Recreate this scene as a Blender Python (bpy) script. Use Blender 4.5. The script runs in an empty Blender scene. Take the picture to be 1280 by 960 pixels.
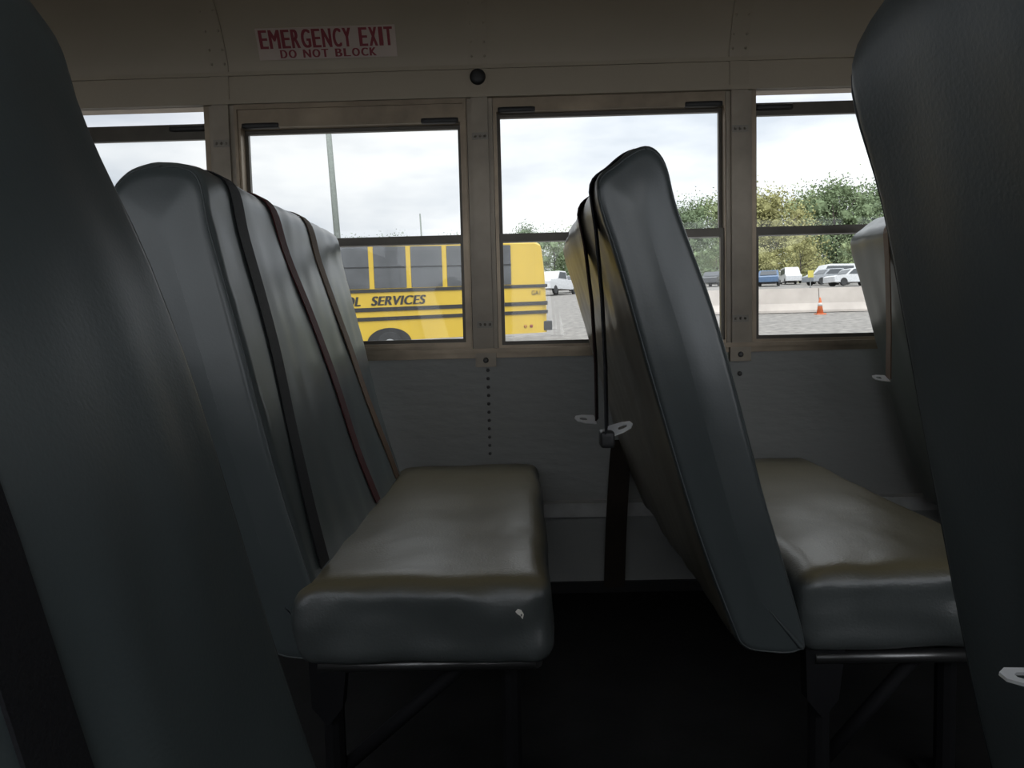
import bpy, bmesh, math, random
from mathutils import Vector, Matrix, noise, Euler
random.seed(7)
S = bpy.context.scene
COL = S.collection
R = math.radians
F = 960.0
S.view_settings.view_transform = 'Standard'

# ---------------------------------------------------------------- camera
CAM = Vector((0, 0, .74))
PITCH, ROLL, YAW = R(4.2), R(-1.4), R(1.0)
CR = Matrix.Rotation(YAW, 3, 'Z') @ Matrix.Rotation(math.pi/2 - PITCH, 3, 'X') @ Matrix.Rotation(ROLL, 3, 'Z')
cd = bpy.data.cameras.new('camera'); cd.sensor_width = 36; cd.lens = 36*F/1280; cd.clip_start = .02; cd.clip_end = 2000
co = bpy.data.objects.new('camera', cd); COL.objects.link(co)
co.matrix_world = Matrix.Translation(CAM) @ CR.to_4x4()
S.camera = co
def ray(px, py): return CR @ Vector(((px-640)/F, -(py-480)/F, -1))
def at(px, py, Y):
    d = ray(px, py); return CAM + d*(Y/d.y)
GS = .068
def ground(Y): return -.9 + GS*Y

# ---------------------------------------------------------------- materials
def nd(nt, t, **k):
    n = nt.nodes.new(t)
    for a, v in k.items(): setattr(n, a, v)
    return n
def mat(name, col, rough=.6, metal=0, var=.15, scale=8, bump=0, bscale=200, spec=.5, stretch=(1,1,1), top=None, axis=('Z',1,.35,.85), crease=0):
    m = bpy.data.materials.new(name); m.use_nodes = True; nt = m.node_tree
    b = nt.nodes['Principled BSDF']
    b.inputs['Roughness'].default_value = rough; b.inputs['Metallic'].default_value = metal
    b.inputs['Specular IOR Level'].default_value = spec
    tc = nd(nt, 'ShaderNodeTexCoord'); mp = nd(nt, 'ShaderNodeMapping'); mp.inputs['Scale'].default_value = stretch
    nt.links.new(tc.outputs['Object'], mp.inputs['Vector'])
    nz = nd(nt, 'ShaderNodeTexNoise'); nz.inputs['Scale'].default_value = scale; nz.inputs['Detail'].default_value = 5
    nt.links.new(mp.outputs[0], nz.inputs['Vector'])
    rp = nd(nt, 'ShaderNodeValToRGB')
    c0 = [max(0, c*(1-var)) for c in col]; c1 = [min(1, c*(1+var)) for c in col]
    rp.color_ramp.elements[0].position = .3; rp.color_ramp.elements[1].position = .7
    rp.color_ramp.elements[0].color = (*c0, 1); rp.color_ramp.elements[1].color = (*c1, 1)
    nt.links.new(nz.outputs['Fac'], rp.inputs['Fac'])
    out = rp.outputs['Color']
    if top:                                           # second colour by facing: painted sheen, painted shade, plus dust on cushions
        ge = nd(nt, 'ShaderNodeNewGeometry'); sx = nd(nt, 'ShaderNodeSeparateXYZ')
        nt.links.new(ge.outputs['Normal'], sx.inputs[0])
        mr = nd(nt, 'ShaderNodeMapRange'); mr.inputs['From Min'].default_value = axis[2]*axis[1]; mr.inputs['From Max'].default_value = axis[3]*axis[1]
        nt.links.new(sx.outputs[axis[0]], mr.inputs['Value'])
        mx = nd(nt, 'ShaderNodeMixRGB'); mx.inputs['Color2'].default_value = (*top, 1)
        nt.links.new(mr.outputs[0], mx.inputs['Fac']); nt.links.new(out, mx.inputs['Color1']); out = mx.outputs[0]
    nt.links.new(out, b.inputs['Base Color'])
    last = None
    if crease:                                        # broad soft wrinkles of old vinyl
        n3 = nd(nt, 'ShaderNodeTexNoise'); n3.inputs['Scale'].default_value = 16; n3.inputs['Detail'].default_value = 1.5
        nt.links.new(mp.outputs[0], n3.inputs['Vector'])
        last = nd(nt, 'ShaderNodeBump'); last.inputs['Strength'].default_value = crease; last.inputs['Distance'].default_value = .006
        nt.links.new(n3.outputs['Fac'], last.inputs['Height'])
    if bump:
        n2 = nd(nt, 'ShaderNodeTexNoise'); n2.inputs['Scale'].default_value = bscale; n2.inputs['Detail'].default_value = 3
        nt.links.new(mp.outputs[0], n2.inputs['Vector'])
        bp = nd(nt, 'ShaderNodeBump'); bp.inputs['Strength'].default_value = bump; bp.inputs['Distance'].default_value = .002
        nt.links.new(n2.outputs['Fac'], bp.inputs['Height'])
        if last: nt.links.new(last.outputs[0], bp.inputs['Normal'])
        last = bp
    if last: nt.links.new(last.outputs[0], b.inputs['Normal'])
    return m
X = .45      # outdoor colours darkened to offset the brightened sky
def ex(*c): return tuple(v*X for v in c)
M = dict(
 vinyl=mat('vinyl_grey_teal', (.095,.112,.113), .30, var=.12, scale=5, bump=.06, bscale=330, spec=.55, top=(.050,.060,.062), axis=('Y',-1,.6,.95), crease=.09),  # aisle end of the same vinyl darkened: shade painted by facing
 vinylpaintedsheen=mat('vinyl_charcoal_painted_sheen', (.048,.057,.059), .29, var=.12, scale=5, bump=.06, bscale=330, spec=.55, top=(.135,.117,.085), axis=('X',-1,.84,.98), crease=.10),  # warm reflected sheen painted in tan on the rear-facing side
 vinylpale=mat('vinyl_pale_grey_green', (.12,.132,.118), .32, var=.12, scale=5, bump=.06, bscale=330, spec=.55, crease=.07),
 vinylnear=mat('vinyl_blue_green', (.066,.082,.085), .42, var=.10, scale=4, bump=.10, bscale=330, spec=.45, crease=.06),
 vinylnearr=mat('vinyl_mid_grey_blue', (.088,.104,.110), .40, var=.10, scale=4, bump=.10, bscale=330, spec=.5, crease=.06),
 cushion=mat('vinyl_cushion', (.060,.067,.067), .35, var=.18, scale=7, bump=.25, bscale=260, top=(.140,.121,.074), crease=.18),  # brown top colour combines dust with painted warm window reflection
 piping=mat('piping', (.050,.058,.060), .5),
 wall=mat('wall_paint', (.335,.342,.332), .48, var=.09, scale=3, bump=1.0, bscale=55, stretch=(.35,1,1)),
 ceil=mat('ceiling_paint', (.345,.295,.225), .5, var=.07, scale=2, bump=.05, bscale=30),
 frame=mat('window_aluminium', (.28,.225,.165), .38, .5, var=.25, scale=12),
 sash=mat('sash_aluminium', (.085,.076,.063), .4, .4, var=.12, scale=20),  # backlit darkness put into the sash colour
 post=mat('post_paint', (.28,.24,.19), .42, .25, var=.18, scale=12),
 rail=mat('rail_paint', (.52,.52,.51), .45, var=.15, scale=20),
 dark=mat('dark_plastic', (.012,.012,.013), .5),
 rivet=mat('rivet', (.09,.09,.09), .45, .4),
 screw=mat('screw', (.20,.18,.155), .4, .4),
 floor=mat('floor_rubber', (.010,.010,.010), .8, var=.3, scale=10, bump=.4, bscale=120, spec=.15),
 steel=mat('seat_steel', (.007,.007,.008), .75, 0, spec=.12),
 tube=mat('worn_tube', (.13,.13,.13), .34, .9),
 chrome=mat('chrome', (.88,.89,.90), .28, .4, var=.03),
 strap=mat('strap_black', (.008,.008,.010), .7, bump=.3, bscale=500, spec=.3),
 red=mat('strap_red', (.070,.014,.014), .7, bump=.3, bscale=500, spec=.3),
 dred=mat('strap_dark_red', (.026,.010,.010), .7, bump=.3, bscale=500, spec=.3),
 brown=mat('strap_brown', (.125,.078,.048), .7, bump=.3, bscale=500, spec=.3),
 tail=mat('strap_dark_brown', (.030,.023,.018), .8, spec=.2),
 signw=mat('sign_white', (.48,.395,.345), .5, var=.08),
 signr=mat('sign_red', (.22,.028,.04), .5, var=.05),
 tear=mat('foam_tear', (.7,.68,.62), .9),
 yellow=mat('bus_yellow', ex(.90,.60,.045), .4, var=.05, scale=2),
 black=mat('bus_black', (.008,.008,.008), .5),
 busglass=mat('bus_glass', ex(.16,.165,.17), .3, var=.25, scale=1.5, spec=.25),
 tire=mat('tire', (.02,.02,.02), .8),
 wheel=mat('wheel_hub', ex(.35,.35,.34), .5, .3),
 lamp=mat('lamp_red', ex(.4,.06,.03), .4),
 amber=mat('lamp_amber', ex(.6,.26,.03), .4),
 gravel=mat('gravel', ex(.325,.30,.268), .95, var=.42, scale=5.0, bump=.4, bscale=30),
 conc=mat('concrete', ex(.74,.66,.585), .9, var=.12, scale=1.5),
 cone=mat('cone_orange', ex(1.0,.25,.08), .6),
 conew=mat('cone_band', ex(.85,.85,.82), .5),
 pole=mat('pole_wood', ex(.34,.37,.33), .85),
 sign=mat('sign_yellow', ex(.85,.72,.12), .5),
 bark=mat('bark', ex(.12,.095,.075), .9),
 cw=mat('car_white', ex(.9,.9,.9), .3), cb=mat('car_blue', ex(.10,.19,.34), .3), cs=mat('car_silver', ex(.46,.48,.50), .3), cdk=mat('car_dark', ex(.06,.065,.07), .3),
 cglass=mat('car_glass', ex(.06,.07,.08), .3),
 lf1=mat('leaf_green', ex(.33,.42,.23), .9, var=.2, scale=.4, spec=.1), lf2=mat('leaf_yellow', ex(.58,.56,.25), .9, var=.18, scale=.4, spec=.1),  # all leaf tones paled to paint in distance haze
 lf3=mat('leaf_dark', ex(.28,.36,.21), .9, var=.2, scale=.4, spec=.1), lf4=mat('leaf_light', ex(.43,.50,.26), .9, var=.18, scale=.4, spec=.1),
)
g = bpy.data.materials.new('window_glass'); g.use_nodes = True; nt = g.node_tree; nt.nodes.clear()
o = nd(nt, 'ShaderNodeOutputMaterial'); mx = nd(nt, 'ShaderNodeMixShader'); tr = nd(nt, 'ShaderNodeBsdfTransparent'); gl = nd(nt, 'ShaderNodeBsdfGlossy')
tr.inputs['Color'].default_value = (.97,.985,.98,1); gl.inputs['Roughness'].default_value = .03; mx.inputs['Fac'].default_value = .03
nt.links.new(tr.outputs[0], mx.inputs[1]); nt.links.new(gl.outputs[0], mx.inputs[2]); nt.links.new(mx.outputs[0], o.inputs[0])
M['glass'] = g

# ---------------------------------------------------------------- helpers
def wl(p):
    v = Vector((0,0,0))
    while p: v += p.location; p = p.parent
    return v
def tag(o, label=None, cat=None, group=None, kind=None):
    if label: o['label'] = label
    if cat: o['category'] = cat
    if group: o['group'] = group
    if kind: o['kind'] = kind
    return o
def obj(name, bm, m, parent=None, smooth=False, label=None, base=True, recalc=True):
    if recalc: bmesh.ops.recalc_face_normals(bm, faces=bm.faces)
    if parent: off = wl(parent)
    elif base:
        xs=[v.co.x for v in bm.verts]; ys=[v.co.y for v in bm.verts]; zs=[v.co.z for v in bm.verts]
        off = Vector(((min(xs)+max(xs))/2, (min(ys)+max(ys))/2, min(zs)))
    else: off = Vector((0,0,0))
    for v in bm.verts: v.co -= off
    me = bpy.data.meshes.new(name); bm.to_mesh(me); bm.free()
    if smooth:
        for p in me.polygons: p.use_smooth = len(p.vertices) <= 4
    me.materials.append(m)
    ob = bpy.data.objects.new(name, me); COL.objects.link(ob)
    if parent: ob.parent = parent
    else: ob.location = off
    if label: ob['label'] = label
    return ob
def empty(name, loc, label=None, cat=None, group=None, kind=None):
    e = bpy.data.objects.new(name, None); COL.objects.link(e); e.location = loc; e.empty_display_size = .1
    return tag(e, label, cat, group, kind)
def box(bm, x0, x1, y0, y1, z0, z1):
    v = [bm.verts.new((x, y, z)) for x in (x0,x1) for y in (y0,y1) for z in (z0,z1)]
    for f in ((0,1,3,2),(4,6,7,5),(0,4,5,1),(2,3,7,6),(0,2,6,4),(1,5,7,3)): bm.faces.new([v[i] for i in f])
    return v
def tube(bm, pts, r, n=10, r1=None):
    pts = [Vector(p) for p in pts]; rings = []
    for i, p in enumerate(pts):
        t = (pts[min(i+1, len(pts)-1)] - pts[max(i-1, 0)]).normalized()
        a = t.cross(Vector((0,0,1)))
        if a.length < .05: a = t.cross(Vector((1,0,0)))
        a.normalize(); b = t.cross(a)
        rr = r if r1 is None else r + (r1-r)*i/(len(pts)-1)
        rings.append([bm.verts.new(p + (a*math.cos(k*2*math.pi/n) + b*math.sin(k*2*math.pi/n))*rr) for k in range(n)])
    for A, B in zip(rings, rings[1:]):
        for k in range(n): bm.faces.new((A[k], A[(k+1)%n], B[(k+1)%n], B[k]))
    bm.faces.new(rings[0]); bm.faces.new(rings[-1])
def lathe(bm, c, axis, prof, n=20):
    c = Vector(c); ax = Vector(axis).normalized()
    a = ax.cross(Vector((0,0,1)))
    if a.length < .05: a = ax.cross(Vector((1,0,0)))
    a.normalize(); b = ax.cross(a); rings = []
    for r, h in prof:
        rings.append([bm.verts.new(c + ax*h + (a*math.cos(k*2*math.pi/n)+b*math.sin(k*2*math.pi/n))*max(r,1e-4)) for k in range(n)])
    for A, B in zip(rings, rings[1:]):
        for k in range(n): bm.faces.new((A[k], A[(k+1)%n], B[(k+1)%n], B[k]))
    bm.faces.new(rings[0]); bm.faces.new(rings[-1])
def cat(pts, per, closed=False):
    out = []; n = len(pts); P = [Vector(p) for p in pts]
    rng = n if closed else n-1
    for i in range(rng):
        if closed: p0,p1,p2,p3 = P[i-1],P[i],P[(i+1)%n],P[(i+2)%n]
        else: p0,p1,p2,p3 = P[max(i-1,0)],P[i],P[i+1],P[min(i+2,n-1)]
        for k in range(per):
            t = k/per
            out.append(.5*((2*p1)+(p2-p0)*t+(2*p0-5*p1+4*p2-p3)*t*t+(3*p1-p0-3*p2+p3)*t**3))
    if not closed: out.append(P[-1])
    return out
def ribbon(bm, pts, w, wd=(0,1,0), th=.0025):
    pts = [Vector(p) for p in pts]; rings = []
    for i, p in enumerate(pts):
        wdv = Vector(wd).normalized()
        t = (pts[min(i+1,len(pts)-1)]-pts[max(i-1,0)]).normalized(); n = t.cross(wdv).normalized()
        rings.append([bm.verts.new(p+wdv*a*w/2+n*b*th/2) for a,b in ((-1,-1),(1,-1),(1,1),(-1,1))])
    for A,B in zip(rings, rings[1:]):
        for k in range(4): bm.faces.new((A[k],A[(k+1)%4],B[(k+1)%4],B[k]))
    bm.faces.new(rings[0]); bm.faces.new(rings[-1])
def rbox(bm, x0,x1,y0,y1,z0,z1, r, cuts=22, fn=None):
    t = bmesh.new(); bmesh.ops.create_cube(t, size=2)
    bmesh.ops.subdivide_edges(t, edges=t.edges[:], cuts=cuts, use_grid_fill=True)
    c = Vector(((x0+x1)/2,(y0+y1)/2,(z0+z1)/2)); h = Vector(((x1-x0)/2,(y1-y0)/2,(z1-z0)/2))
    for v in t.verts:
        u = [math.copysign(1-(1-abs(a))**1.7, a) for a in v.co]
        q = Vector([u[i]*h[i] for i in range(3)])
        inn = Vector([max(-(h[i]-r), min(h[i]-r, q[i])) for i in range(3)]); d = q-inn
        if d.length > 1e-6: q = inn + d.normalized()*r
        if fn: q = fn(q, h)
        v.co = c + q
    me = bpy.data.meshes.new('tmp'); t.to_mesh(me); t.free(); bm.from_mesh(me); bpy.data.meshes.remove(me)
def text_geo(s, bold=0, shear=0, space=1):
    cu = bpy.data.curves.new('t','FONT'); cu.body = s; cu.offset = bold; cu.shear = shear; cu.space_character = space
    ob = bpy.data.objects.new('t', cu); COL.objects.link(ob)
    dg = bpy.context.evaluated_depsgraph_get(); dg.update()
    me = bpy.data.meshes.new_from_object(ob.evaluated_get(dg))
    V = [v.co.copy() for v in me.vertices]; Fc = [tuple(p.vertices) for p in me.polygons]
    bpy.data.objects.remove(ob); bpy.data.meshes.remove(me); bpy.data.curves.remove(cu)
    x0=min(v.x for v in V); x1=max(v.x for v in V); y0=min(v.y for v in V); y1=max(v.y for v in V)
    return [((v.x-x0)/(x1-x0), (v.y-y0)/(y1-y0)) for v in V], Fc
def sign_geo(s, gap=.16):
    """condensed sign lettering: every glyph fills a cell of its own; one geometry per word"""
    wd={'I':.34,'M':1.25,' ':.45,'N':1.05,'O':1.05,'G':1.05}
    words=[];V=[];Fc=[];x=0
    for ch in s+' ':
        w=wd.get(ch,.92)
        if ch!=' ':
            v,f=text_geo(ch,.0); n=len(V)
            V+=[(x+a*w,b) for a,b in v]; Fc+=[tuple(i+n for i in q) for q in f]; end=x+w
        else: words.append((V,Fc)); V=[];Fc=[]
        x+=w+gap
    return [([(a/end,b) for a,b in V_],F_) for V_,F_ in words]
def text_into(bm, geo, fn):
    V, Fc = geo; vs = [bm.verts.new(fn(u,v)) for u,v in V]
    for f in Fc:
        try: bm.faces.new([vs[i] for i in f])
        except ValueError: pass

# ---------------------------------------------------------------- setting: bus shell
WY, NY = 2.10, -.45
XA, XB = -3.0, 3.0
P = .70; HW = .034
p0_, p1_, p2_ = at(277,183,WY-.016).x, at(600,175,WY-.016).x, at(925,160,WY-.016).x
posts = [p0_-2*P, p0_-P, p0_, p1_, p2_, p2_+P, p2_+2*P, p2_+3*P]
ZB, ZT, ZC = .685, 1.355, 1.43
bm = bmesh.new(); box(bm, XA, XB, NY-.05, WY+.05, -.04, 0)
tag(obj('floor', bm, M['floor']), 'dark rubber bus floor', None, None, 'structure')
def sidewall(name, y0, y1):
    bm = bmesh.new()
    box(bm, XA, XB, y0, y1, 0, ZB); box(bm, XA, XB, y0, y1, ZT, ZC+.01)
    for x in posts: box(bm, x-HW, x+HW, y0, y1, ZB, ZT)
    box(bm, XA, posts[0]-.6, y0, y1, ZB, ZT); box(bm, posts[-1]+.0, XB, y0, y1, ZB, ZT)
    return tag(obj(name, bm, M['wall']), None, None, None, 'structure')
sidewall('wall_far', WY, WY+.05); sidewall('wall_near', NY-.05, NY)
for nm, x in (('wall_left', XA-.04), ('wall_right', XB)):
    bm = bmesh.new(); box(bm, x, x+.04, NY-.05, WY+.05, 0, 1.9)
    tag(obj(nm, bm, M['wall']), None, None, None, 'structure')
mid = (WY+NY)/2
half = [(WY,ZC),(2.085,1.48),(2.04,1.56),(1.96,1.635),(1.82,1.71),(1.6,1.77),(1.25,1.815),(mid,1.83)]
cp = cat([Vector((y,z,0)) for y,z in half], 6)
cprof = [(v.x,v.y) for v in cp] + [(2*mid-v.x, v.y) for v in reversed(cp[:-1])]
def offprof(d):
    out=[]
    for i,(y,z) in enumerate(cprof):
        a=cprof[max(i-1,0)]; b=cprof[min(i+1,len(cprof)-1)]; t=Vector((b[0]-a[0],b[1]-a[1])).normalized()
        n=Vector((-t.y,t.x))
        if n.dot(Vector((mid-y,1.0-z)))<0: n=-n
        out.append((y+n.x*d, z+n.y*d))
    return out
bm = bmesh.new()
A=[bm.verts.new((XA,y,z)) for y,z in cprof]; B=[bm.verts.new((XB,y,z)) for y,z in cprof]
A2=[bm.verts.new((XA,y,z)) for y,z in offprof(-.03)]; B2=[bm.verts.new((XB,y,z)) for y,z in offprof(-.03)]
for i in range(len(A)-1):
    bm.faces.new((A[i],A[i+1],B[i+1],B[i])); bm.faces.new((A2[i],B2[i],B2[i+1],A2[i+1]))
tag(obj('ceiling', bm, M['ceil'], smooth=True), None, None, None, 'structure')
bm = bmesh.new(); box(bm, XA, XB, WY-.008, WY, ZT+.004, ZC); box(bm, XA, XB, WY-.014, WY, ZC-.004, ZC+.006); box(bm, XA, XB, WY-.02, WY, ZT-.004, ZT+.008)
tag(obj('trim_1', bm, M['ceil']), 'beige header panel above the bus windows', None, None, 'structure')
bm = bmesh.new(); box(bm, XA, XB, WY-.020, WY, ZB-.012, ZB); box(bm, XA, XB, WY-.008, WY, ZB-.026, ZB-.012)
tag(obj('trim_2', bm, M['frame']), 'metal window sill ledge', None, None, 'structure')
bm = bmesh.new(); box(bm, XA, XB, WY-.035, WY, .220, .256); box(bm, XA, XB, WY-.04, WY, .252, .259)
tag(obj('trim_3', bm, M['rail']), 'pale painted seat rail along the lower wall', None, None, 'structure')
bm = bmesh.new(); box(bm, XA, XB, WY-.012, WY, 0, .03)
tag(obj('baseboard_far', bm, M['dark']), None, None, None, 'structure')
def dome(bm, c, ax, r=.005, h=.003): lathe(bm, c, ax, [(r,0),(r*.85,h*.6),(r*.4,h)], 8)
for n, x in enumerate(posts[1:6]):
    e = empty('trim_%d' % (n+4), (x, WY, ZB-.04), None, None, None, 'structure')
    bm = bmesh.new()
    box(bm, x-HW, x+HW, WY-.006, WY, ZB, ZT)
    box(bm, x-.022, x+.022, WY-.016, WY-.006, ZB-.03, ZT+.004)
    box(bm, x-.028, x+.028, WY-.018, WY, ZB-.05, ZB-.01)
    obj('post', bm, M['post'], e)
    bm = bmesh.new()
    for z in (.75, 1.25):
        box(bm, x-.021, x+.021, WY-.018, WY-.015, z-.009, z+.009)
        for s in (-1,0,1): dome(bm, (x+s*.013, WY-.018, z), (0,-1,0), .0042, .004)
    obj('hinge_plate', bm, M['screw'], e)
    bm = bmesh.new()
    dome(bm, (x, WY-.018, ZB-.032), (0,-1,0), .008, .004)
    if n == 2:
        for k in range(11): dome(bm, (x+.004, WY-.001, .625-k*.023), (0,-1,0), .005, .004)
    else:
        dome(bm, (x+.002, WY-.001, .60), (0,-1,0), .007, .004); dome(bm, (x+.002, WY-.001, .49), (0,-1,0), .006, .004)
    obj('rivets', bm, M['rivet'], e, True)
    bm = bmesh.new()
    ribbon(bm, [(x, WY-.009, ZT+.01),(x, WY-.009, ZC)] + [(x,y,z) for y,z in offprof(.002)[1:26]], .05, (1,0,0), .004)
    obj('roof_seam', bm, M['ceil'], e)
    bm = bmesh.new()
    for i in range(1, 22, 3):
        y,z = offprof(.004)[i]
        for s in (-1,1): dome(bm, (x+s*.017, y, z), (0,-.8,-.5), .0035, .002)
    obj('seam_rivets', bm, M['ceil'], e, True)
def ring(bm, x0,x1,z0,z1,y0,y1, wl_,wr,wb,wt):
    box(bm, x0, x0+wl_, y0,y1, z0,z1); box(bm, x1-wr, x1, y0,y1, z0,z1)
    box(bm, x0+wl_, x1-wr, y0,y1, z0,z0+wb); box(bm, x0+wl_, x1-wr, y0,y1, z1-wt,z1)
def window(n, pa, pb, gl_, gr, ztop, gap=0, wide=False):
    x0, x1 = pa+HW+.001, pb-HW-.001
    SW=.009
    fl = max(.003, (gl_-SW-x0) if gl_ is not None else .006); fr = max(.003, (x1-gr-SW) if gr is not None else .006)
    e = empty('window_%d' % n, ((pa+pb)/2, WY+.02, ZB), None, None, None, 'structure')
    bm = bmesh.new()
    ring(bm, x0, x1, ZB, ZT, WY-.012 if wide else WY-.004, WY+.045, fl, fr, .018 if wide else .008, .004 if gap else ZT-ztop-.010)
    if wide: ring(bm, x0+.003, x1-.003, ZB+.004, ZT-.01, WY-.018, WY-.012, .007,.007,.006,.008)
    obj('window_frame', bm, M['frame'], e)
    a0, a1 = x0+fl, x1-fr
    zb = ZB + (.018 if wide else .008); zm = .982
    st = ztop+.010 if not gap else ZT-gap
    bm = bmesh.new(); ring(bm, a0, a1, zm-.010, st, WY+.022, WY+.036, SW,SW,.020, .010 if not gap else st-ztop)
    us = obj('upper_sash', bm, M['sash'], e)
    bm = bmesh.new(); ring(bm, a0, a1, zb, zm+.012, WY+.004, WY+.02, SW,SW,.010,.022)
    ls = obj('lower_sash', bm, M['sash'], e)
    for pz0, pz1, y, par in ((zm+.006, ztop+.002, WY+.029, us), (zb+.008, zm-.006, WY+.012, ls)):
        bm = bmesh.new(); v=[bm.verts.new(c) for c in ((a0+.007,y,pz0),(a1-.007,y,pz0),(a1-.007,y,pz1),(a0+.007,y,pz1))]; bm.faces.new(v)
        obj('glass_pane', bm, M['glass'], par)
    for s in (0,1):
        bm = bmesh.new(); xa = a0+.004 if s==0 else a1-.104
        zz = st-.020 if gap else ztop+.008
        yy = WY+.010 if gap else (WY-.016 if wide else WY-.008)
        rbox(bm, xa, xa+.10, yy, yy+.02, zz, zz+.014, .004, 4)
        obj('sash_latch', bm, M['dark'], e, True)
GY=WY+.02
window(1, posts[1], posts[2], None, at(258,200,GY).x, 1.272, .042)
window(2, posts[2], posts[3], at(313,230,GY).x, at(574,230,GY).x, 1.280, 0, True)
window(3, posts[3], posts[4], at(627,230,GY).x, at(902,230,GY).x, 1.305)
window(4, posts[4], posts[5], at(946,200,GY).x, None, 1.292, .030)

# ---------------------------------------------------------------- emergency sign on the curved cove
seg = offprof(0)
L=[0]
for a,b in zip(seg, seg[1:]): L.append(L[-1]+math.hypot(b[0]-a[0], b[1]-a[1]))
def hit(px, py):
    d = ray(px,py)
    for i,(a,b) in enumerate(zip(seg, seg[1:])):
        ex_,ez=b[0]-a[0],b[1]-a[1]; den=d.y*ez-d.z*ex_
        if abs(den)<1e-9: continue
        t=((a[0]-CAM.y)*ez-(a[1]-CAM.z)*ex_)/den; s=((a[0]-CAM.y)*d.z-(a[1]-CAM.z)*d.y)/den
        if t>0 and 0<=s<=1: return t*d.x, L[i]+s*(L[i+1]-L[i])
    p = at(px,py,WY); return p.x, p.z-ZC
_oc={}
def surf(x, s, off):
    if off not in _oc: _oc[off]=offprof(off)
    pr=_oc[off]
    if s<=0: return Vector((x, WY-off, ZC+s))
    for i in range(len(L)-1):
        if s<=L[i+1]:
            f=(s-L[i])/(L[i+1]-L[i]); return Vector((x, pr[i][0]+f*(pr[i+1][0]-pr[i][0]), pr[i][1]+f*(pr[i+1][1]-pr[i][1])))
x0,s0 = hit(325,76); x1,_ = hit(497,70); _,s1 = hit(407,33); x0b,_ = hit(319,36)
x0=(x0+x0b)/2; _,s0=hit(410,73)
e = empty('warning_sign', surf((x0+x1)/2, s0, 0), 'rectangular pale sticker with red EMERGENCY EXIT lettering above the exit window', 'sign')
bm = bmesh.new(); N=8
A=[[bm.verts.new(surf(x, s0+(s1-s0)*k/N, d)) for k in range(N+1)] for x,d in ((x0,.004),(x1,.004),(x1,.0015),(x0,.0015))]
for j in range(4):
    for k in range(N): bm.faces.new((A[j][k],A[(j+1)%4][k],A[(j+1)%4][k+1],A[j][k+1]))
bm.faces.new([A[j][0] for j in range(4)]); bm.faces.new([A[j][N] for j in range(4)])
obj('sign_panel', bm, M['signw'], e)
W=x1-x0; H=s1-s0
for s, sh, ux0,ux1,v0,v1 in (('EMERGENCY EXIT', .0055, .025,.975,.36,.95), ('DO NOT BLOCK', .004, .16,.85,.05,.31)):
    for geo,wd_ in zip(sign_geo(s, .36), s.split()):
        bm = bmesh.new()
        for j in (-1,-.5,0,.5,1):
            text_into(bm, geo, lambda u,v: surf(x0+W*(ux0+(ux1-ux0)*u+j*sh), s0+H*(v0+(v1-v0)*v), .0055+j*.0003))
        obj('lettering', bm, M['signr'], e, label='red word '+wd_)
c = at(597,96,WY-.012); bm = bmesh.new(); lathe(bm, (c.x, WY-.006, c.z), (0,-1,0), [(.021,0),(.021,.008),(.018,.014),(.008,.016),(.001,.016)], 24)
tag(obj('alarm_buzzer', bm, M['dark'], smooth=True), 'small round black knob on the header above the window post', 'knob')

# ---------------------------------------------------------------- seats
base = [(.135,.825),(.182,.65),(.242,.44),(.292,.30),(.312,.262),(.352,.252),(.392,.254),(.400,.285),(.340,.50)]
IB = 10*6
class Prof:
    def __init__(s, top3, front3, ftab):
        ctrl = top3 + base + front3
        s.p = [(v.x,v.y) for v in cat([Vector((x,z,0)) for x,z in ctrl], 6, True)]; n=len(s.p); s.n=[]
        for i in range(n):
            a=s.p[i-1]; b=s.p[(i+1)%n]; t=Vector((b[0]-a[0],b[1]-a[1])).normalized(); s.n.append(Vector((t.y,-t.x)))
        cx=sum(q[0] for q in s.p)/n; cz=sum(q[1] for q in s.p)/n
        if sum(s.n[i].dot(Vector((s.p[i][0]-cx, s.p[i][1]-cz))) for i in range(n))<0: s.n=[-q for q in s.n]
        s.front=[(.26,.395),(.285,.400),(.50,.340)]+ftab
STD = Prof([(.177,.994),(.136,.973),(.106,.936)], [(.282,.727),(.224,.90),(.206,.970)], [(.727,.282),(.90,.224),(.96,.208)])
FULL = Prof([(.182,.990),(.130,.978),(.107,.938)], [(.290,.727),(.253,.890),(.236,.974)], [(.727,.290),(.89,.253),(.96,.240)])
NP = len(STD.p)
def PR(seed): return FULL if seed==5.7 else STD
def interp(tab, z):
    for (za,xa),(zb,xb) in zip(tab, tab[1:]):
        if z<=zb: return xa+(xb-xa)*(z-za)/(zb-za)
    return tab[-1][1]
REAR=[(.26,.315),(.30,.292),(.44,.242),(.65,.182),(.825,.135),(.94,.108)]
def spine(i, seed):
    z=max(.34,min(.90,PR(seed).p[i][1])); return Vector(((interp(REAR,z)+interp(PR(seed).front,z))/2, z))
def sstep(a,b,x):
    t=max(0,min(1,(x-a)/(b-a))); return t*t*(3-2*t)
CORNER={8.3:(.08,.50)}; WAVE={5.7:.6}
def drop(z, d, seed):
    r,k=CORNER.get(seed,(.04,.2))
    if d>=r: return z
    return z - sstep(.78,.97,z)*(r-math.sqrt(max(0, r*r-(r-max(0,d))**2)))*k
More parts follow.
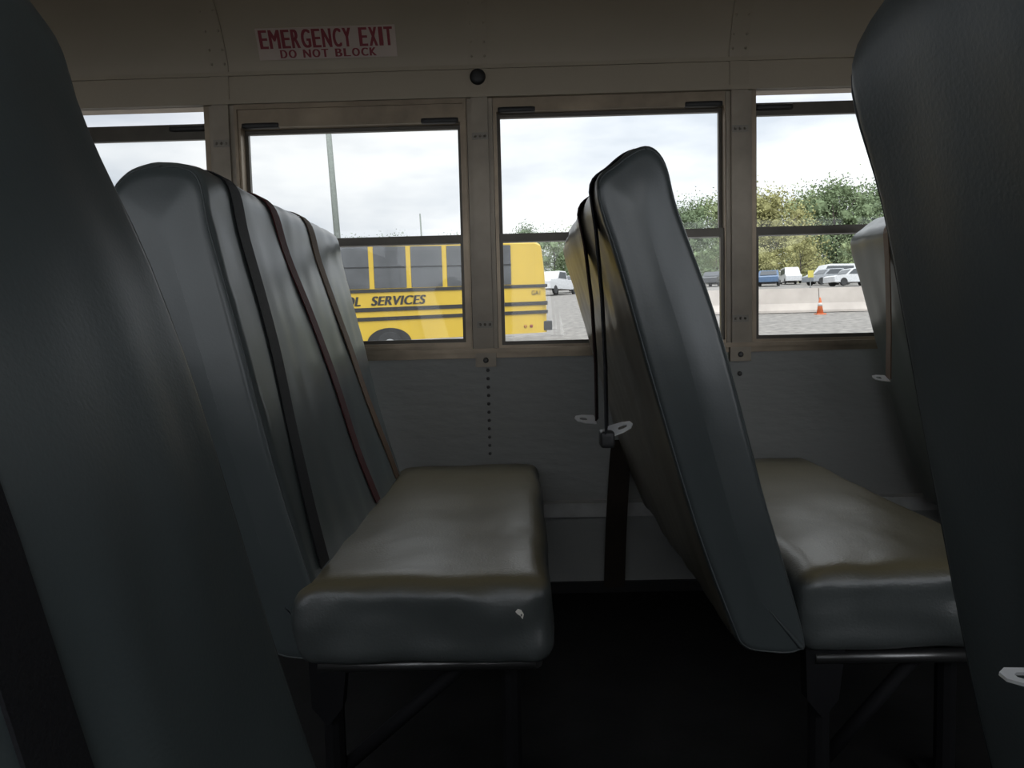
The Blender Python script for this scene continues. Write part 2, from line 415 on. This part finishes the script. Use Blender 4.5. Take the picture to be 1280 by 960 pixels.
def sp(i, dy, full, seed, ins=0, out=0):
    """point on the upholstered back: profile index i, distance dy from its low-Y end"""
    i%=NP; pr=PR(seed); x,z=pr.p[i]; ed=max(0,min(dy, full-dy)); p=Vector((x,z))-pr.n[i]*ins
    soft=min(1, ed/.08)*WAVE.get(seed,1)
    w=.005*noise.noise(Vector((x*7+seed, dy*6, z*3)))*soft + .004*noise.noise(Vector((x*14, dy*18+seed, z*5)))*soft
    w+=.0022*noise.noise(Vector((x*45+seed, dy*12, z*40)))*min(1,ed/.02)*(1-sstep(.02,.12,ed))
    w+=.003*soft*math.sin(math.pi*min(1,max(0,(z-.27)/.72)))*(1-abs(2*dy/full-1)**4)
    p+=pr.n[i]*(w+out)
    return p.x, drop(p.y, ed, seed)
def back_mesh(y0, y1, seed):
    bm = bmesh.new(); r=.018 if seed==5.7 else .012; secs=[]
    for k in range(7):
        a=k/6*math.pi/2; secs.append((r*(1-math.sin(a)), r*(1-math.cos(a))))
    n=56; full=y1-y0
    ys=[(i,d) for i,d in secs]+[(0, r+(full-2*r)*k/n) for k in range(1,n)]+[(i,full-d) for i,d in reversed(secs)]
    rings=[]
    for ins,dy in ys:
        rg=[]
        for i in range(NP):
            x,z=sp(i,dy,full,seed,ins); rg.append(bm.verts.new((x, y0+dy, z)))
        rings.append(rg)
    def cap(y, sgn):                      # end panel: rings closing on the panel's mid line, slightly padded
        out=[]; de=0 if sgn<0 else full
        for t,dz in ((.12,.0004),(.25,.001),(.5,.002),(.75,.003),(1,.0034)):
            rg=[]
            for i in range(NP):
                x,z=sp(i,de,full,seed,r); m=spine(i,seed); q=Vector((x,z))*(1-t)+m*t
                w=.003*noise.noise(Vector((q.x*9+seed,q.y*5,1)))*min(1,t*2)+.0012*noise.noise(Vector((q.x*30+seed,q.y*9,3)))*min(1,t*2)
                rg.append(bm.verts.new((q.x, y+sgn*(dz+w), q.y)))
            out.append(rg)
        return out
    rings=list(reversed(cap(y0,-1)))+rings+cap(y1,1)
    for A,B in zip(rings, rings[1:]):
        for k in range(NP): bm.faces.new((A[k],A[(k+1)%NP],B[(k+1)%NP],B[k]))
    bmesh.ops.remove_doubles(bm, verts=rings[0]+rings[-1], dist=.0008)
    return bm
def piping_mesh(y, inward, seed):
    bm = bmesh.new(); pts=[]; pr=PR(seed); o=.0052 if seed==5.7 else .0036
    for i,(x,z) in enumerate(pr.p):
        p=Vector((x,z))-pr.n[i]*o; pts.append((p.x, y+inward*o, drop(p.y,o,seed)))
    tube(bm, pts+[pts[0]], .0014, 6); return bm
SEED={}
def make_seat(ya, yw, label, seed, cx0=.343, cyo=-.02, fx0=.37, shift=0, gapw=.04):
    s = 1 if yw>ya else -1; yb=yw-s*gapw; y0,y1=min(ya,yb),max(ya,yb)
    e = empty('bus_seat', (.45, (ya+yw)/2, 0), label, 'bus seat', 'vinyl bench seats of the bus')
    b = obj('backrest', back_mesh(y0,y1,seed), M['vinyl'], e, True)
    obj('piping', piping_mesh(ya, s, seed), M['piping'], b, True)
    def f(q,h):
        u,v=q.x/h.x,q.y/h.y
        if q.z>0: q.z += .009*(1-u**4)*(1-v**6)*(q.z/h.z)
        q.z += .004*noise.noise(Vector((q.x*9+seed,q.y*7,0)))+.0022*noise.noise(Vector((q.x*30+seed,q.y*22,0)))
        q.y += (.008*noise.noise(Vector((q.x*14,seed,q.z*20)))+.003*noise.noise(Vector((q.x*40,seed,q.z*30))))*abs(v)
        q.x += .008*noise.noise(Vector((q.y*9,seed,q.z*16)))*abs(u)
        if u<0 and q.z>0: q.z -= .006*(-u)**3
        return q
    c0,c1=sorted((ya+s*cyo, yw))
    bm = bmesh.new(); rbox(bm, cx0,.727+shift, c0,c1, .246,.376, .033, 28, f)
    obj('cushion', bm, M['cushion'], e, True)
    ia = ya+s*.03; iw = yw-s*.02
    bm = bmesh.new()
    loop=[(fx0,ia,.234),(.70,ia,.234),(.70,iw,.234),(fx0,iw,.234),(fx0,ia,.234)]
    for a,c in zip(loop,loop[1:]): tube(bm,[a,c],.0105,10)
    for y in (ya+s*.35, ya+s*.65): tube(bm,[(fx0,y,.234),(.70,y,.234)],.01,8)
    obj('seat_frame', bm, M['tube'], e, True)
    bm = bmesh.new(); v=[]
    for yy in (ia-s*.006,ia+s*.02): v.append([bm.verts.new(c) for c in ((fx0-.015,yy,.262),(fx0+.045,yy,.255),(fx0+.035,yy,.17),(fx0+.012,yy,.14),(fx0-.012,yy,.17))])
    for k in range(5): bm.faces.new((v[0][k],v[0][(k+1)%5],v[1][(k+1)%5],v[1][k]))
    bm.faces.new(v[0]); bm.faces.new(v[1]); obj('hinge_bracket', bm, M['steel'], e)
    for xt in (fx0+.015,.66):
        bm = bmesh.new(); yy=ya+s*.10 if xt>.5 else ya+s*.05
        tube(bm,[(xt,yy,.235),(xt,yy,.012)],.016,10); box(bm, xt-.035,xt+.035, yy-.035,yy+.035, 0,.012)
        obj('leg', bm, M['steel'], e)
    bm = bmesh.new(); tube(bm,[(.60,ya+s*.06,.23),(fx0+.03,ya+s*.06,.06)],.011,10); obj('brace', bm, M['steel'], e, True)
    bm = bmesh.new(); box(bm,.42,.68, min(iw,yw+s*.03),max(iw,yw+s*.03), .215,.25); obj('wall_bracket', bm, M['steel'], e)
    SEED[e.name]=(seed,y0,y1)
    return e
def dup(r, dx, label):
    n=r.copy(); COL.objects.link(n); n.location=r.location+Vector((dx,0,0)); n['label']=label; SEED[n.name]=SEED[r.name]
    for ch in list(r.children):
        k=ch.copy(); COL.objects.link(k); k.parent=n
        for g_ in ch.children:
            q=g_.copy(); COL.objects.link(q); q.parent=k
    return n
YA, YW = 1.10, 2.05
PITCHX=.694
far_mid = make_seat(YA, YW, 'charcoal bus seat seen end-on between the two middle windows, two belts hanging behind it', 3.1, .392, .004, .425, .02)
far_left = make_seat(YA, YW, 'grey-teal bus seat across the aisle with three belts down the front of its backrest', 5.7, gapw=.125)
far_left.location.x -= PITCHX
far_right = dup(far_mid, PITCHX+.04, 'bus seat mostly hidden behind the dark seat at right, one belt tongue showing')
near_left = make_seat(.56, -.42, 'large dark bus seat at the left edge, its backrest cut off by the frame', 8.3)
near_left.location.x += -.528
near_right = dup(near_left, .608, 'large dark bus seat at the right edge, seen from behind')
for st_, mm in ((far_mid,'vinylpaintedsheen'),(far_right,'vinylpale'),(near_left,'vinylnear'),(near_right,'vinylnearr')):
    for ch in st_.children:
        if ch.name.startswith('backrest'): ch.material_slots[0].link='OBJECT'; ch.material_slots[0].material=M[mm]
X_L, X_M, X_R, X_NL, X_NR = -PITCHX, 0, PITCHX+.04, -.528, .080
def lean(z): return .0387+.079*(z-.83)
for ch in near_right.children:
    if ch.name.startswith('backrest'):
        for ob in [ch]+list(ch.children):
            ob.data=ob.data.copy()
            for v in ob.data.vertices: v.co.x += lean(v.co.z)

def front_strap(seat, X0, ytop, ybot, m, label, w=.046, bow=0):
    seed,y0,y1=SEED[seat.name]; full=y1-y0; pts=[]
    idx=list(range(12,-1,-1))+list(range(NP-1,IB-1,-1))
    for i in idx:
        z=PR(seed).p[i%NP][1]
        if i>IB-1 and z<.36: break
        t=max(0,min(1,(.99-z)/.62)); y=ytop+(ybot-ytop)*t+bow*math.sin(math.pi*t) if i>12 else ytop
        x,zz=sp(i,y-y0,full,seed,0,.0022); pts.append((X0+x,y,zz))
    bm=bmesh.new(); ribbon(bm, pts, w, th=.002); return obj('belt_strap', bm, M[m], seat, label=label)
front_strap(far_left, X_L, 1.215, 1.16, 'strap', 'black webbing belt nearest the aisle', .046, .03)
front_strap(far_left, X_L, 1.395, 1.60, 'red', 'dark red webbing belt', .04, .02)
front_strap(far_left, X_L, 1.63, 1.86, 'brown', 'brown webbing belt', .045)
front_strap(near_left, X_NL, .303, .303, 'strap', 'wide black webbing belt', .036)
def tongue(c, d, nrm, ln=.05, w=.028):
    d=Vector(d).normalized(); n=Vector(nrm).normalized(); q=n.cross(d).normalized(); c=Vector(c)
    outl=[(-.1,-.5),(.0,-.55),(.55,-.5),(.9,-.32),(1,0),(.9,.32),(.55,.5),(0,.55),(-.1,.5)]
    inn=[(.35,-.14),(.4,-.2),(.6,-.2),(.72,-.13),(.76,0),(.72,.13),(.6,.2),(.4,.2),(.35,.14)]
    bm=bmesh.new(); rings=[]
    for lst in (outl,inn):
        for s in (-1,1): rings.append([bm.verts.new(c+d*(a*ln)+q*(b*w)+n*(s*.0012)) for a,b in lst])
    o0,o1,i0,i1=rings; n_=len(outl)
    for A,B in ((o0,i0),(o1,i1),(o0,o1),(i0,i1)):
        for k in range(n_): bm.faces.new((A[k],A[(k+1)%n_],B[(k+1)%n_],B[k]))
    return bm
def hang_strap(seat, X0, Y, zbot, m, label, w=.044, tdir=(1,-.2,.25), buckle=True, lean_=None, ln=.036, tw=.024, back=.010):
    seed,y0,y1=SEED[seat.name]; full=y1-y0; pts=[]
    for i in [NP-5,NP-3,NP-2,NP-1]+list(range(0,13)):
        x,z=sp(i,Y-y0,full,seed,0,.003); 
        if lean_: x+=lean_(z)
        pts.append((X0+x,Y,z))
    xb=pts[-1][0]
    pts+=[(xb+back*.4,Y,.88),(xb+back*.8,Y,.78),(xb+back,Y,zbot+.1),(xb+back,Y,zbot)]
    bm=bmesh.new(); ribbon(bm, pts, w, (.2,1,0) if not lean_ else (0,1,0)); st=obj('belt_strap', bm, M[m], seat, label=label)
    c=Vector((xb+back, Y, zbot))
    obj('belt_tongue', tongue(c+Vector(tdir).normalized()*.006, tdir, (-.2,-.5,.85), ln, tw), M['chrome'], st, label='silver belt tongue')
    if buckle:
        bm=bmesh.new(); rbox(bm, c.x-.011,c.x+.011, Y-.018,Y+.018, zbot-.022,zbot+.004, .005, 6); obj('belt_buckle', bm, M['dark'], st, True)
    return st
hang_strap(far_mid, X_M, 1.17, .576, 'strap', 'black webbing belt hanging behind the seat', .04, (1,-.2,.35), back=.018)
hang_strap(far_mid, X_M, 1.40, .568, 'dred', 'dark red webbing belt hanging behind the seat', .04, (-1,-.2,.1), False, back=.026)
hang_strap(far_right, X_R, 1.80, .60, 'brown', 'brown webbing belt hanging behind the seat', .04, (-1,-.2,.1), False)
hang_strap(near_right, X_NR, .335, .575, 'strap', 'black webbing belt hanging behind the seat', .05, (-1,.2,.1), False, lean, .026, .009)
bm=bmesh.new(); c0=at(772,560,2.0); c1=at(768,738,2.0)
ribbon(bm, cat([(c0.x+.012,2.0,.44),(c0.x+.004,2.0,.36),((c0.x+c1.x)/2,2.0,.2),(c1.x,2.0,.045)],5), .055, (1,0,0), .004)
obj('belt_tail', bm, M['tail'], far_mid, label='dark brown webbing tail hanging beside the wall')
c=at(650,767,1.080); bm=bmesh.new(); out_=[(-.0065,.003),(-.003,.007),(.002,.0055),(.0055,-.001),(.0035,-.008),(.0005,-.003),(-.003,-.001)]
fr_=[bm.verts.new((c.x+a,c.y-.001,c.z+b)) for a,b in out_]; bk_=[bm.verts.new((c.x+a,c.y+.012,c.z+b)) for a,b in out_]
for k in range(7): bm.faces.new((fr_[k],fr_[(k+1)%7],bk_[(k+1)%7],bk_[k]))
bm.faces.new(fr_); bm.faces.new(bk_)
cush=[o for o in far_left.children if o.name.startswith('cushion')][0]
obj('tear', bm, M['tear'], cush, label='pale torn spot')

# ---------------------------------------------------------------- outside
bm=bmesh.new(); v=[bm.verts.new((x,y,ground(y))) for x,y in ((-250,-60),(250,-60),(250,260),(-250,260))]; bm.faces.new(v)
tag(obj('ground', bm, M['gravel'], base=False), 'grey gravel lot outside the bus', None, None, 'structure')

# school bus
A=Vector((at(686,400,17).x,17,ground(17)))
u=Vector((-4.36,-1.7,-1.7*GS)).normalized(); w=Vector((0,-GS,1)); w=(w-u*w.dot(u)).normalized(); vv=w.cross(u)
e=empty('school_bus',(0,0,0),'yellow school bus parked across the lot with black SERVICES lettering','bus')
half=[(0,.365),(0,1.0),(0,1.8),(0,2.29),(-.05,2.34),(-.2,2.37),(-.6,2.39),(-1.2,2.40)]
cs=half+[(-2.4-y,z) for y,z in reversed(half[:-1])]
bm=bmesh.new(); rings=[]
for x,k in ((0,.90),(.05,.955),(.14,.985),(.30,1),(5.8,1),(6.0,.97),(6.08,.92)):
    rings.append([bm.verts.new((x+(max(0,z-1.4)*.10 if x<.3 else 0), -1.2+(y+1.2)*k, 1.0+(z-1.0)*(k if z>1 else 1))) for y,z in cs])
for a,b in zip(rings,rings[1:]):
    for k in range(len(cs)-1): bm.faces.new((a[k],a[k+1],b[k+1],b[k]))
    bm.faces.new((a[-1],a[0],b[0],b[-1]))
bm.faces.new(rings[0]); bm.faces.new(rings[-1]); obj('body',bm,M['yellow'],e)
bm=bmesh.new(); rbox(bm,5.95,7.15,-2.15,-.25,.55,1.35,.15,10); obj('hood',bm,M['yellow'],e,True)
for k in range(6):
    s0_=.86+.76*k; bm=bmesh.new(); rbox(bm, s0_,s0_+.66, -.01,.014, 1.43,2.265, .008, 4); wn=obj('window',bm,M['busglass'],e)
    bm=bmesh.new(); box(bm,s0_,s0_+.66,.01,.022,1.84,1.865); obj('sash_bar',bm,M['black'],wn)
for z,h in ((1.385,.034),(1.01,.04),(.82,.036)):
    bm=bmesh.new(); box(bm,.03,5.9,-.08,.022,z-h,z+h); obj('rub_rail',bm,M['black'],e)
for s,e0,wd_ in (('SERVICES',3.88,1.12),('SCHOOL',5.06,.95)):
    geo=text_geo(s,.004,.25,1.08); bm=bmesh.new()
    for j in (-1,0,1): text_into(bm, geo, lambda a,b:(e0-wd_*a+j*.012,.012+j*.001,1.09+.185*b))
    obj('lettering',bm,M['black'],e)
bm=bmesh.new(); text_into(bm, text_geo('GA1',.006), lambda a,b:(.40-.2*a,.012,1.19+.1*b)); obj('lettering',bm,M['black'],e)
for x in (3.55,6.55):
    if x<5:
        bm=bmesh.new(); pts=[(x+.46*math.cos(t*math.pi/16),.012,.32+.31*math.sin(t*math.pi/16)) for t in range(17)]
        vs=[bm.verts.new(p) for p in pts]; bm.faces.new(vs); obj('wheel_arch',bm,M['black'],e)
    bm=bmesh.new(); lathe(bm,(x,-.28,.28),(0,1,0),[(.2,0),(.27,.0),(.28,.03),(.28,.26),(.26,.305),(.15,.31)],24); wh=obj('wheel',bm,M['tire'],e)
    bm=bmesh.new(); lathe(bm,(x,.02,.28),(0,1,0),[(.13,0),(.12,.02),(.08,.005),(.05,.03),(.01,.03)],20); obj('hub',bm,M['wheel'],wh,True)
for x,m in ((.42,'lamp'),(.56,'amber')):
    bm=bmesh.new(); lathe(bm,(x,.0,.52),(0,1,0),[(.035,0),(.035,.02),(.02,.03)],14); obj('side_lamp',bm,M[m],e,True)
bm=bmesh.new(); rbox(bm,-.10,.12,-2.35,-.02,.40,.62,.03,5); obj('bumper',bm,M['black'],e)
mw=Matrix.Identity(4)
for i,cx in enumerate((u,vv,w)):
    for r_ in range(3): mw[r_][i]=cx[r_]
e.matrix_world=Matrix.Translation(A)@mw

def pole(name,pxa,ya,pxb,yb,Y,r,label,cat_):
    a=at(pxa,ya,Y); b=at(pxb,yb,Y); d=(b-a); t=(ground(Y)-a.z)/d.z; b=a+d*t
    bm=bmesh.new(); tube(bm,[b,a],r*1.15,12,r*.85); return tag(obj(name,bm,M['pole'],smooth=True),label,cat_)
pole('light_pole',405,100,422,300,60,.24,'tall greenish-grey pole rising behind the yellow bus in the exit window','pole')
pole('utility_pole',525,267,527,298,132,.15,'short thin dark pole far behind the bus roof','pole')

# trees: trunk and boughs, crown of many small loose leaves around thin inner masses
def tree(px,ytop,wpx,Y,m,label,seed,nb=30,group='trees beyond the lot'):
    rnd=random.Random(seed); top=at(px,ytop,Y); g0=ground(Y); h=top.z-g0; wd=wpx/F*Y
    e=empty('tree',(top.x,Y,g0),label,'tree',group)
    bm=bmesh.new(); tube(bm,[(top.x,Y,g0-.1),(top.x+.1,Y,g0+h*.3),(top.x,Y,g0+h*.75)],.022*h,8,.006*h)
    for k in range(4):
        a=rnd.uniform(0,6.28); tube(bm,[(top.x,Y,g0+h*(.3+.08*k)),(top.x+math.cos(a)*wd*.3,Y+math.sin(a)*wd*.2,g0+h*(.55+.08*k))],.009*h,6,.003*h)
    obj('trunk',bm,M['bark'],e,True)
    bm=bmesh.new(); blobs=[(Vector((top.x,Y,g0+h*.87)),min(h*.13,wd*.25))]
    for k in range(nb):
        zz=.06+.80*(k+.5)/nb; a=rnd.uniform(0,6.28); rr=rnd.uniform(.1,1)**.6*wd*.48*math.sqrt(max(.15,1-((zz-.40)/.56)**2))
        blobs.append((Vector((top.x+math.cos(a)*rr,Y+math.sin(a)*rr*.33,g0+h*zz)), rnd.uniform(.13,.21)*min(wd,h)))
    for c,r in blobs:
        ret=bmesh.ops.create_icosphere(bm,subdivisions=1,radius=r*.45)
        for v in ret['verts']: v.co=c+v.co*(1+.5*noise.noise(v.co/r*2+c))
        for k in range(330):
            p=c+Vector((rnd.gauss(0,.62),rnd.gauss(0,.5),rnd.gauss(0,.58)))*r
            s=rnd.uniform(.10,.19)*h/11; a=Vector((rnd.gauss(0,1),rnd.gauss(0,1),rnd.gauss(0,.8))).normalized(); b=a.cross(Vector((rnd.gauss(0,1),rnd.gauss(0,1),rnd.gauss(0,1)))).normalized()
            q=[bm.verts.new(p+a*s),bm.verts.new(p+b*s*.7),bm.verts.new(p-a*s),bm.verts.new(p-b*s*.7)]; bm.faces.new(q)
    obj('crown',bm,M[m],e,recalc=False)
    return e
tree(455,297,60,150,'lf3','dark low tree behind the bus roof next to the tall pole',1,20)
tree(500,294,55,166,'lf3','dark low tree left of the short thin pole behind the bus',2,20)
tree(552,296,60,150,'lf3','dark low tree right of the short thin pole behind the bus',3,20)
tree(658,281,60,150,'lf3','dark tree whose top shows just over the rear of the yellow bus',4,24)
tree(692,290,96,106,'lf1','green tree above the white pickup truck',5,30)
tree(722,286,96,125,'lf4','green tree partly hidden by the seat end, right of the pickup',6,30)
tree(812,258,80,143,'lf1','green tree hidden behind the middle seat back',7)
tree(846,258,86,103,'lf3','dark green tree at the right side of the middle seat back',8)
tree(884,247,92,156,'lf1','green tree at the right end of the third window',9)
tree(925,238,92,118,'lf4','light green tree behind the post left of the last window',10)
tree(970,236,96,94.5,'lf2','yellowing autumn tree in the last window',11,34)
tree(1012,238,100,134,'lf4','pale green tree right of the yellowing one',12,34)
tree(1046,222,108,112.5,'lf1','tallest green tree in the last window',13,34)
tree(1100,226,104,156,'lf3','dark green tree at the right edge of the last window',14)
tree(1000,300,84,84,'lf2','low yellowish bush-like tree above the parked cars',15,18)
tree(895,305,76,86,'lf1','low green tree above the barrier at the window post',16,18)
tree(1068,300,80,101.5,'lf4','low green tree above the white van',17,18)

# parked vehicles
def car(px,Y,rz,m,label,kind='car',sc=1,group='vehicles parked across the lot'):
    e=empty(kind,(0,0,0),label,kind,group)
    if kind=='car': side=[(-2.2,.3),(-2.2,.75),(-2.0,.85),(-1.1,.92),(-.5,1.42),(.9,1.45),(1.6,.95),(2.15,.85),(2.2,.3)]; win=[(-.95,.95),(-.42,1.36),(.82,1.38),(1.36,.95)]; ln=1.35
    elif kind=='van': side=[(-2.5,.3),(-2.5,.85),(-2.2,1.02),(-1.6,1.12),(-1.05,1.85),(-.6,1.95),(2.4,1.95),(2.5,1.8),(2.5,.3)]; win=[(-1.4,1.15),(-.95,1.75),(1.9,1.75),(1.9,1.15)]; ln=1.6
    else: side=[(-2.7,.4),(-2.7,.95),(-2.5,1.12),(-1.4,1.18),(-.85,1.78),(.35,1.8),(.5,1.15),(2.7,1.15),(2.75,.45)]; win=[(-1.18,1.2),(-.75,1.7),(.25,1.7),(.3,1.2)]; ln=1.75
    bm=bmesh.new(); W_=.88; R_=[]
    for y,k in ((-W_,.9),(-W_+.06,1),(W_-.06,1),(W_,.9)):
        R_.append([bm.verts.new((x*(.985 if k<1 else 1), y*(1-.14*max(0,z-.9)), z if k==1 else .3+(z-.3)*.97)) for x,z in side])
    for a,b in zip(R_,R_[1:]):
        for i in range(len(side)): j=(i+1)%len(side); bm.faces.new((a[i],a[j],b[j],b[i]))
    bm.faces.new(R_[0]); bm.faces.new(R_[-1]); obj('body',bm,M[m],e)
    bm=bmesh.new()
    for s in (-1,1):
        bm.faces.new([bm.verts.new((x,s*(W_*(1-.14*max(0,z-.9))+.012),z)) for x,z in win])
    x0_,z0_=win[0]; x1_,z1_=win[1]
    bm.faces.new([bm.verts.new(c) for c in ((x0_-.16,-.72,z0_+.02),(x0_-.16,.72,z0_+.02),(x1_-.16,.66,z1_),(x1_-.16,-.66,z1_))])
    obj('windows',bm,M['cglass'],e)
    for x in (-ln,ln):
        for s in (-1,1):
            bm=bmesh.new(); lathe(bm,(x,s*(W_-.16),.33),(0,s,0),[(.2,0),(.33,.0),(.33,.16),(.28,.19),(.1,.17)],16); obj('wheel',bm,M['tire'],e)
    e.location=(at(px,355,Y).x,Y,ground(Y)); e.rotation_euler=(0,0,R(rz)); e.scale=(sc,)*3
    return e
car(694,60,62,'cw','white pickup truck parked right of the yellow bus','truck')
car(716,67,50,'cs','silver car parked beside the white pickup truck')
car(893,76,60,'cdk','dark car at the right end of the third window')
car(961,71,70,'cb','blue car left in the last window')
car(988,77,80,'cw','white van beside the blue car','van',.85)
car(1040,75.5,10,'cw','long white van under the tallest tree','van',.95)
car(1036,70,15,'cs','silver car in front of the long white van')
car(1066,65,10,'cw','white car right of the silver car, behind the barrier')

# barriers
def barrier(px,Y,label):
    x=at(px,380,Y).x; L_=3.0; bm=bmesh.new()
    pr=[(-.3,0),(-.3,.08),(-.17,.33),(-.09,.88),(.09,.88),(.17,.33),(.3,.08),(.3,0)]
    A_=[bm.verts.new((x-L_/2,Y+a,ground(Y)+b)) for a,b in pr]; B_=[bm.verts.new((x+L_/2,Y+a,ground(Y)+b)) for a,b in pr]
    for i in range(len(pr)): j=(i+1)%len(pr); bm.faces.new((A_[i],A_[j],B_[j],B_[i]))
    bm.faces.new(A_); bm.faces.new(B_)
    tag(obj('concrete_barrier',bm,M['conc']),label,'barrier','concrete barriers across the lot')
barrier(866,28.4,'concrete barrier mostly hidden behind the middle seat back')
barrier(970,28.4,'concrete barrier in the left half of the last window')
barrier(1074,28.4,'concrete barrier behind the traffic cone')
c=at(1025,394,27); gz=ground(27); e=empty('traffic_cone',(c.x,27,gz),'orange traffic cone standing before the concrete barrier','cone')
bm=bmesh.new(); box(bm,c.x-.16,c.x+.16,26.84,27.16,gz-.01,gz+.04); obj('base',bm,M['cone'],e)
bm=bmesh.new(); lathe(bm,(c.x,27,gz+.03),(0,0,1),[(.12,0),(.028,.54),(.02,.56)],18); obj('body',bm,M['cone'],e,True)
bm=bmesh.new(); lathe(bm,(c.x,27,gz+.03),(0,0,1),[(.080,.26),(.062,.37)],18); obj('reflective_band',bm,M['conew'],e,True)
Y=55; c=at(1013,343,Y); gz=ground(Y); e=empty('yellow_sign',(c.x,Y,gz),'small yellow sign on a post between the parked vehicles','sign')
bm=bmesh.new(); tube(bm,[(c.x,Y,gz-.05),(c.x,Y,c.z)],.04,8); obj('post',bm,M['wheel'],e)
bm=bmesh.new(); rbox(bm,c.x-.20,c.x+.20,Y-.07,Y-.04,c.z-.22,c.z+.28,.012,3); obj('sign_panel',bm,M['sign'],e)

# ---------------------------------------------------------------- sky: overcast, brighter overhead and on the sun's side (behind the camera)
wd=bpy.data.worlds.new('sky'); S.world=wd; wd.use_nodes=True; nt=wd.node_tree
bg=nt.nodes['Background']; tc=nd(nt,'ShaderNodeTexCoord'); mp=nd(nt,'ShaderNodeMapping'); mp.inputs['Scale'].default_value=(1.6,1.6,5)
nz=nd(nt,'ShaderNodeTexNoise'); nz.inputs['Scale'].default_value=2.2; nz.inputs['Detail'].default_value=6; nz.inputs['Roughness'].default_value=.5
rp=nd(nt,'ShaderNodeValToRGB'); rp.color_ramp.elements[0].position=.36; rp.color_ramp.elements[1].position=.64
rp.color_ramp.elements[0].color=(.60,.65,.72,1); rp.color_ramp.elements[1].color=(.97,.985,1,1)
nt.links.new(tc.outputs['Generated'],mp.inputs[0]); nt.links.new(mp.outputs[0],nz.inputs['Vector']); nt.links.new(nz.outputs['Fac'],rp.inputs[0]); nt.links.new(rp.outputs[0],bg.inputs['Color'])
sx=nd(nt,'ShaderNodeSeparateXYZ'); nt.links.new(tc.outputs['Generated'],sx.inputs[0])
def mrange(sock,a,b,c,d):
    m=nd(nt,'ShaderNodeMapRange'); m.interpolation_type='SMOOTHSTEP'
    for k,v in zip(('From Min','From Max','To Min','To Max'),(a,b,c,d)): m.inputs[k].default_value=v
    nt.links.new(sock,m.inputs['Value']); return m.outputs[0]
a=mrange(sx.outputs['Z'],.22,.85,1.08,2.8); b=mrange(sx.outputs['Y'],-.75,.15,2.35,1.0); c_=mrange(sx.outputs['X'],-.25,.2,1.0,1.25)
ml=nd(nt,'ShaderNodeMath',operation='MULTIPLY'); nt.links.new(a,ml.inputs[0]); nt.links.new(b,ml.inputs[1])
m2=nd(nt,'ShaderNodeMath',operation='MULTIPLY'); nt.links.new(ml.outputs[0],m2.inputs[0]); nt.links.new(c_,m2.inputs[1]); nt.links.new(m2.outputs[0],bg.inputs['Strength'])
